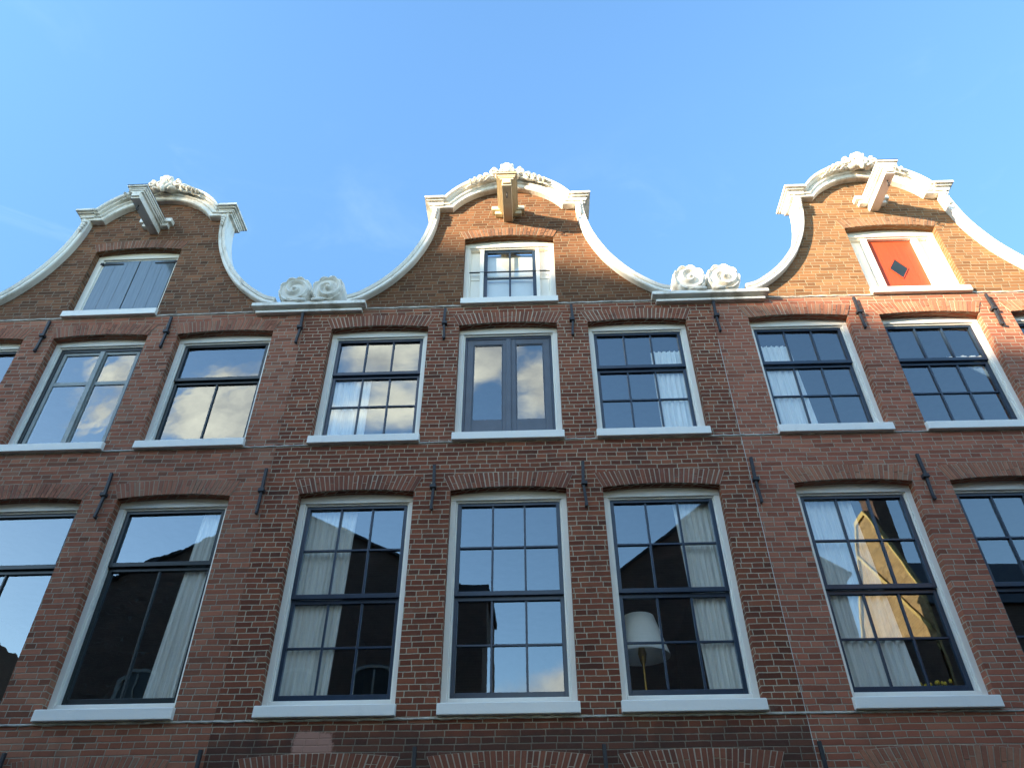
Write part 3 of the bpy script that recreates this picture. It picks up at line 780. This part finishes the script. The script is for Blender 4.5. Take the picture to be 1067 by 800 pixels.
# ------------------------------------------------------------------ the other side of the street (seen in the glass, shades the facades)
OY = -8.5
def opp_house(name, label, x0, x1, ax, ze, za, mat, roof, depth, wins=(), coping_mat=None):
    """street-gabled house across the street; z above eye"""
    t = empty(name, ((x0 + x1) / 2, OY, 0)); tag(t, label, 'house', 'houses across the street'); c = (x0 + x1) / 2
    mb = MB(); poly = [(x0 - c, 0), (x1 - c, 0), (x1 - c, H(ze)), (ax - c, H(za)), (x0 - c, H(ze))]
    n = len(poly); mb.v += [(x, 0, z) for x, z in poly] + [(x, -depth, z) for x, z in poly]
    mb.f += [tuple(range(n)), tuple(range(2 * n - 1, n - 1, -1)), (0, 5, 6, 1), (1, 6, 7, 2), (4, 9, 5, 0)]; mb.sm += [False] * 5
    mb.build('wall', mat, t)
    rf = MB()
    for xe in (x0, x1):
        e = .12 if xe > ax else -.12; k = (ze - za) / abs(xe - ax) * .12
        P = [(ax - c, .12, H(za) + .03), (xe + e - c, .12, H(ze) + k + .03), (xe + e - c, -depth, H(ze) + k + .03), (ax - c, -depth, H(za) + .03)]
        i = len(rf.v); rf.v += P + [(a, b, q - .06) for a, b, q in P]
        for f in ((0, 1, 2, 3), (7, 6, 5, 4), (0, 4, 5, 1), (1, 5, 6, 2), (2, 6, 7, 3), (3, 7, 4, 0)): rf.f.append(tuple(i + q for q in f)); rf.sm.append(False)
    rf.build('roof', roof, t)
    for (wx, z0, z1) in wins:
        mb = MB(); h = .46; x = wx - c
        pts = [(x - h, H(z0)), (x + h, H(z0)), (x + h, H(z1))] + [(x + h * math.cos(R(a)), H(z1) + .16 * math.sin(R(a))) for a in range(20, 180, 20)] + [(x - h, H(z1))]
        inn = [(x + (px - x) * .84, H((z0 + z1) / 2) + (pz - H((z0 + z1) / 2)) * .93) for px, pz in pts]
        for k in range(len(pts)):
            q = (k + 1) % len(pts); P = [pts[k], pts[q], inn[q], inn[k]]
            i = len(mb.v); mb.v += [(a, .05, b) for a, b in P] + [(a, .0, b) for a, b in P]
            for f in ((0, 1, 2, 3), (0, 4, 5, 1), (2, 6, 7, 3), (1, 5, 6, 2), (3, 7, 4, 0)): mb.f.append(tuple(i + r for r in f)); mb.sm.append(False)
        mb.box(x - .02, x + .02, .005, .04, H(z0) + .08, H(z1) + .06); mb.box(x - h * .84, x + h * .84, .005, .042, H((z0 + z1) / 2) - .02, H((z0 + z1) / 2) + .02)
        w = mb.build('window', M['dull_white'], t)
        mb = MB(); mb.quad(*[(a, .012, b) for a, b in inn]); mb.build('glass', M['black_green'], w)
    return t, c

ta, ca = opp_house('brick_house', 'broad dark gabled house mirrored in the lower left windows', -10.9, -1.85, -6.2, 7.3, 9.45, M['opp_dark'], M['slate'], 9.,
    [(x, z0, z1) for x in (-8.8, -6.9, -5.2, -3.5) for z0, z1 in ((3.8, 5.3), (.6, 2.6))] + [(-6.2, 6.5, 7.7)])
mb = MB(); mb.box(-1.84, -1.12, OY - 2, OY, 0, H(7.0)); o = mb.build('stair_tower', M['opp_dark'], None)
tag(o, 'narrow flat topped brick annex mirrored in the lower middle window of the dark house', 'building', 'houses across the street')
mb = MB(); mb.box(-1.86, -1.06, OY - 2.02, OY + .08, H(7.0), H(7.14)); mb.box(-1.85, -1.09, OY - 2.01, OY + .04, H(7.14), H(7.28)); mb.build('cornice', M['slate'], o)
tb, cb = opp_house('brick_house', 'steep dark gable mirrored behind the lamp in the lower right window', 1.75, 7.1, 4.2, 7.35, 9.2, M['opp_dark'], M['slate'], 1.4)
# house whose yellow side gable catches the sun
tc = empty('brick_house', (11.0, OY - 3, 0)); tag(tc, 'house with a sunlit yellow brick side gable mirrored in the right hand lower window', 'house', 'houses across the street')
def ywall(x, poly, th, name, mat, parent):     # poly in (y, z above eye)
    mb = MB(); n = len(poly); mb.v += [(x - 11., y - (OY - 3), H(z)) for y, z in poly] + [(x + th - 11., y - (OY - 3), H(z)) for y, z in poly]
    mb.f += [tuple(range(n)), tuple(range(2 * n - 1, n - 1, -1))]; mb.sm += [False] * 2
    for k in range(n): mb.f.append((k, k + n, (k + 1) % n + n, (k + 1) % n)); mb.sm.append(False)
    return mb.build(name, mat, parent)
gab = [(-8.5, -EYE), (-8.5, 6.9), (-9.0, 7.9), (-9.75, 9.5), (-9.95, 9.75), (-10.6, 9.75), (-10.85, 9.3), (-11.2, 8.5), (-12.2, 7.0), (-12.2, -EYE)]
gw = ywall(8.78, gab, .06, 'gable_wall', M['opp_yellow'], tc)
rimo = gab[1:9]
for a, b in zip(rimo, rimo[1:]):
    ywall(8.72, [a, b, (b[0], b[1] - .13), (a[0], a[1] - .13)][::-1], .04, 'coping', M['ochre'], tc)
ywall(8.73, [(-8.6, 6.2), (-11.0, 9.0), (-11.0, 8.87), (-8.6, 6.07)][::-1], .03, 'coping', M['ochre'], tc)
ywall(8.73, [(-8.5, 5.75), (-12.2, 6.6), (-12.2, 6.47), (-8.5, 5.62)][::-1], .03, 'coping', M['ochre'], tc)
mb = MB(); mb.box(8.85 - 11, 14 - 11, -.7, 2.98, 0, H(6.6)); mb.build('wall', M['opp_dark'], tc)
mb = MB()
mb.v += [(8.85 - 11, 3.1, H(6.6)), (14 - 11, 3.1, H(6.6)), (14 - 11, 1.15, H(8.45)), (8.85 - 11, 1.15, H(8.45)), (14 - 11, -.8, H(6.6)), (8.85 - 11, -.8, H(6.6))]
mb.f += [(0, 1, 2, 3), (3, 2, 4, 5), (1, 4, 2), (0, 3, 5), (0, 5, 4, 1)]; mb.sm += [False] * 5; mb.build('roof', M['slate'], tc)
mb = MB(); mb.box(8.87 - 11, 9.2 - 11, 1.3, 1.9, H(7.5), H(10.6)); mb.box(8.8 - 11, 9.26 - 11, 1.25, 1.95, H(10.6), H(10.7)); mb.build('chimney', M['opp_dark'], tc)
td, cd = opp_house('brick_house', 'gabled house mirrored in the window at the right edge', 12.6 + 1.5, 19.5, 16.8, 7.4, 9.8, M['opp_yellow'], M['slate'], 6., [(x, 3.6, 5.2) for x in (15.2, 17., 18.6)])

mb = MB(); mb.box(7.15, 8.70, -12.6, -8.46, 0, H(5.8)); o = mb.build('dark_block', M['opp_dark'], None)  # added to darken the lower part of the mirrored sunlit gable
tag(o, 'low dark block added to hide the foot of the sunlit yellow side gable in the mirrored view', 'building', 'houses across the street')
mb = MB(); mb.box(7.12, 8.70, -12.65, -8.44, H(5.8), H(5.88)); mb.build('roof', M['slate'], o)
opp_house('brick_house', 'plain gabled house added far along the other side, right of the mirrored row', 20.2, 30., 25., 7.5, 10., M['opp_dark'], M['slate'], 8., [(x, 3.6, 5.2) for x in (22, 25., 28.)])  # row carried on to block low light from the right end
opp_house('brick_house', 'plain gabled house added far along the other side, left of the mirrored row', -30., -18., -24., 6.5, 8.5, M['opp_dark'], M['slate'], 8., [(x, 3.6, 5.2) for x in (-28, -24., -20.)])  # likewise added on the left, keeps low light off the arch undersides
# unseen tall building added far left behind camera, roof line shaped to shade fronts
AZ, EL = R(57), R(14.5)
SX, SYD = -math.sin(AZ), -math.cos(AZ)
HY = -30.
tt = -HY / math.cos(AZ); DX, DZ = -tt * math.sin(AZ), tt * math.tan(EL)
edge = [(-14, 11.9), (-8, 10.75), (-5.3, 9.95), (-1.3, 8.62), (1.2, 7.98), (2.75, 7.38), (4.0, 6.72), (6.0, 5.78), (9.0, 4.4)]
occluder = empty('shade_occluder', (-52, HY, 0)); tag(occluder, 'tall hall unseen across the street, roof line shaped to shade the house fronts', 'building', 'houses across the street')
pts = [(-72 + 52, 0)] + [(9.0 + DX + 52, 0)] + [(x + DX + 52, H(z + DZ)) for x, z in edge[::-1]] + [(-72 + 52, H(edge[0][1] + DZ - 2))]
mb = MB(); n = len(pts); mb.v += [(x, 0, z) for x, z in pts] + [(x, -18, z) for x, z in pts]
mb.f += [tuple(range(n)), tuple(range(2 * n - 1, n - 1, -1))]; mb.sm += [False] * 2
for k in (0, 1, n - 1): mb.f.append((k, k + n, (k + 1) % n + n, (k + 1) % n)); mb.sm.append(False)
mb.build('wall', M['opp_dark'], occluder)
rf = MB()
for k in range(2, n - 1):
    (a0, a1), (b0, b1) = pts[k], pts[k + 1]
    rf.quad((a0, 0, a1), (b0, 0, b1), (b0, -18, b1), (a0, -18, a1))
rf.build('roof', M['slate'], occluder, fix=False)

# ------------------------------------------------------------------ ground
mb = MB(); mb.quad((-900, -900, 0), (900, -900, 0), (900, 900, 0), (-900, 900, 0)); tag(mb.build('ground', M['asphalt'], None), kind='structure')
mb = MB(); mb.box(-40, 40, -1.6, .0, .004, .12); tag(mb.build('pavement', M['stonepave'], None, bevel=.02), kind='structure')
mb = MB(); mb.box(-40, 40, OY + .0, OY + .7, .004, .12); tag(mb.build('pavement', M['stonepave'], None, bevel=.02), kind='structure')

# ------------------------------------------------------------------ sky, sun, camera
SKY = .10; SUN = 4.6
w = bpy.data.worlds.new('World'); scene.world = w; w.use_nodes = True
t = NT(w.node_tree); bg = w.node_tree.nodes['Background']
sky = t.node('ShaderNodeTexSky', sky_type='NISHITA'); sky.sun_disc = False
sky.sun_elevation = EL; sky.altitude = 0; sky.air_density = 1.0; sky.dust_density = .15; sky.ozone_density = 1.0
sky.sun_rotation = math.atan2(SX, SYD)
geo = t.node('ShaderNodeTexCoord').outputs['Generated']
dx, dy, dz = t.xyz(geo)
# clouds only over the street side (behind the camera): u, v are slopes of the view direction
ny = t.m('MAXIMUM', t.m('MULTIPLY', dy, -1), .05)
cu, cv = t.m('DIVIDE', dx, ny), t.m('DIVIDE', dz, ny)
cvec = t.comb(cu, t.m('MULTIPLY', cv, 1.25), 4.3)
nA = t.noise(cvec, 2.6, 9, .56, dist=.25)
nB = t.noise(cvec, 6.5, 8, .6)
dens = t.m('ADD', nA, t.m('MULTIPLY', t.m('SUBTRACT', nB, .5), .25))
band = t.m('MULTIPLY', t.m('MULTIPLY', t.ss(cu, -1.1, -.7), t.ss(cu, .42, .05)), t.m('MULTIPLY', t.ss(cv, .62, .74), t.ss(cv, 1.15, .9)))
low = t.m('MULTIPLY', t.ss(cv, .40, .28), t.ss(cv, -.05, .1))
wl = t.m('MULTIPLY', t.ss(cu, -.62, -.85), t.m('MULTIPLY', t.ss(cv, .2, .3), t.ss(cv, .52, .40)))
lump = None
for a, b, r, k in ((-.75, .90, .10, 1.), (-.52, .79, .13, 1.1), (-.25, .91, .08, .75), (-.20, .77, .06, .5), (-.10, .89, .075, 1.6), (.035, .79, .08, 1.6), (.13, .86, .10, .75), (.06, .30, .12, .9), (-.86, .33, .10, 1.)):
    d2 = t.m('ADD', t.m('POWER', t.m('ABSOLUTE', t.m('SUBTRACT', cu, a)), 2.), t.m('POWER', t.m('ABSOLUTE', t.m('SUBTRACT', cv, b)), 2.))
    g = t.m('MULTIPLY', t.m('EXPONENT', t.m('MULTIPLY', d2, -1 / (r * r))), k)
    lump = g if lump is None else t.m('MAXIMUM', lump, g)
msk = t.m('MAXIMUM', t.m('MAXIMUM', band, low), wl)
dens = t.m('ADD', dens, t.m('SUBTRACT', t.m('MULTIPLY', lump, .21), .06))
front = t.ss(dy, -.02, -.15)
cl = t.m('MULTIPLY', t.ss(t.m('ADD', dens, t.m('MULTIPLY', t.m('SUBTRACT', msk, 1.), .35)), .50, .64), front)
shade = t.ss(nB, .3, .7)
ccol = t.mix(shade, (4.4, 4.3, 4.0, 1), (11.0, 10.2, 7.9, 1))
tintc = t.mix(t.ss(dy, -.35, .25), (1.24, 1.43, 1.50, 1), (.875, 1.21, 1.45, 1))
skym = t.mix(1., sky.outputs[0], tintc, 'MULTIPLY')
deep = t.mixf(t.ss(dy, -.1, .2), 1., t.ss(dz, .50, .90, .72, 1.0))     # darkens the low sky over the roofs to even out its brightness
skym = t.mix(1., skym, t.comb(deep, deep, deep), 'MULTIPLY')
wm = t.node('ShaderNodeMapping'); wm.inputs['Scale'].default_value = (2., 2., 5.); t.l.new(geo, wm.inputs[0])
wisp = t.m('MULTIPLY', t.ss(t.noise(wm.outputs[0], 2.2, 7, .6, dist=.6), .52, .80), t.m('MULTIPLY', t.ss(dz, .86, .62), .16))
skym = t.mix(t.m('MULTIPLY', wisp, t.ss(dy, .1, .3)), skym, (5., 5.6, 6.2, 1))
skyc = t.mix(t.m('MULTIPLY', cl, .92), skym, ccol)
t.l.new(skyc, bg.inputs[0]); bg.inputs[1].default_value = SKY

sl = bpy.data.lights.new('sun', 'SUN'); sl.energy = SUN; sl.angle = R(.6); sl.color = (1., .82, .57)
so = bpy.data.objects.new('sun', sl); col.objects.link(so)
to = Vector((SX * math.cos(EL), SYD * math.cos(EL), math.sin(EL)))
so.rotation_euler = to.to_track_quat('Z', 'Y').to_euler(); so.location = (-20, -20, 30)

cam = bpy.data.cameras.new('camera'); co = bpy.data.objects.new('camera', cam); col.objects.link(co)
cam.sensor_width = 36.; cam.lens = 36. * 787.96 / 1067.; cam.clip_end = 3000.; cam.clip_start = .05
P_, Y_, RO = R(38.777), R(1.8566), R(-.3368)
fw = Vector((0, math.cos(P_), math.sin(P_))); up = Vector((0, -math.sin(P_), math.cos(P_))); rt = Vector((1, 0, 0))
r2 = math.cos(RO) * rt + math.sin(RO) * up; u2 = -math.sin(RO) * rt + math.cos(RO) * up
Zm = Matrix.Rotation(Y_, 3, 'Z'); r2, u2, f2 = Zm @ r2, Zm @ u2, Zm @ fw
mat = Matrix((r2, u2, -f2)).transposed().to_4x4(); mat.translation = Vector((0, -DIST, EYE)); co.matrix_world = mat
scene.camera = co

scene.render.engine = 'CYCLES'
scene.cycles.max_bounces = 8; scene.cycles.diffuse_bounces = 4; scene.cycles.transparent_max_bounces = 12
scene.cycles.caustics_reflective = False; scene.cycles.caustics_refractive = False
scene.cycles.sample_clamp_indirect = 6.
scene.cycles.use_denoising = True
scene.view_settings.view_transform = 'Standard'; scene.view_settings.look = 'None'
scene.view_settings.gamma = 1.; scene.view_settings.exposure = 2.2
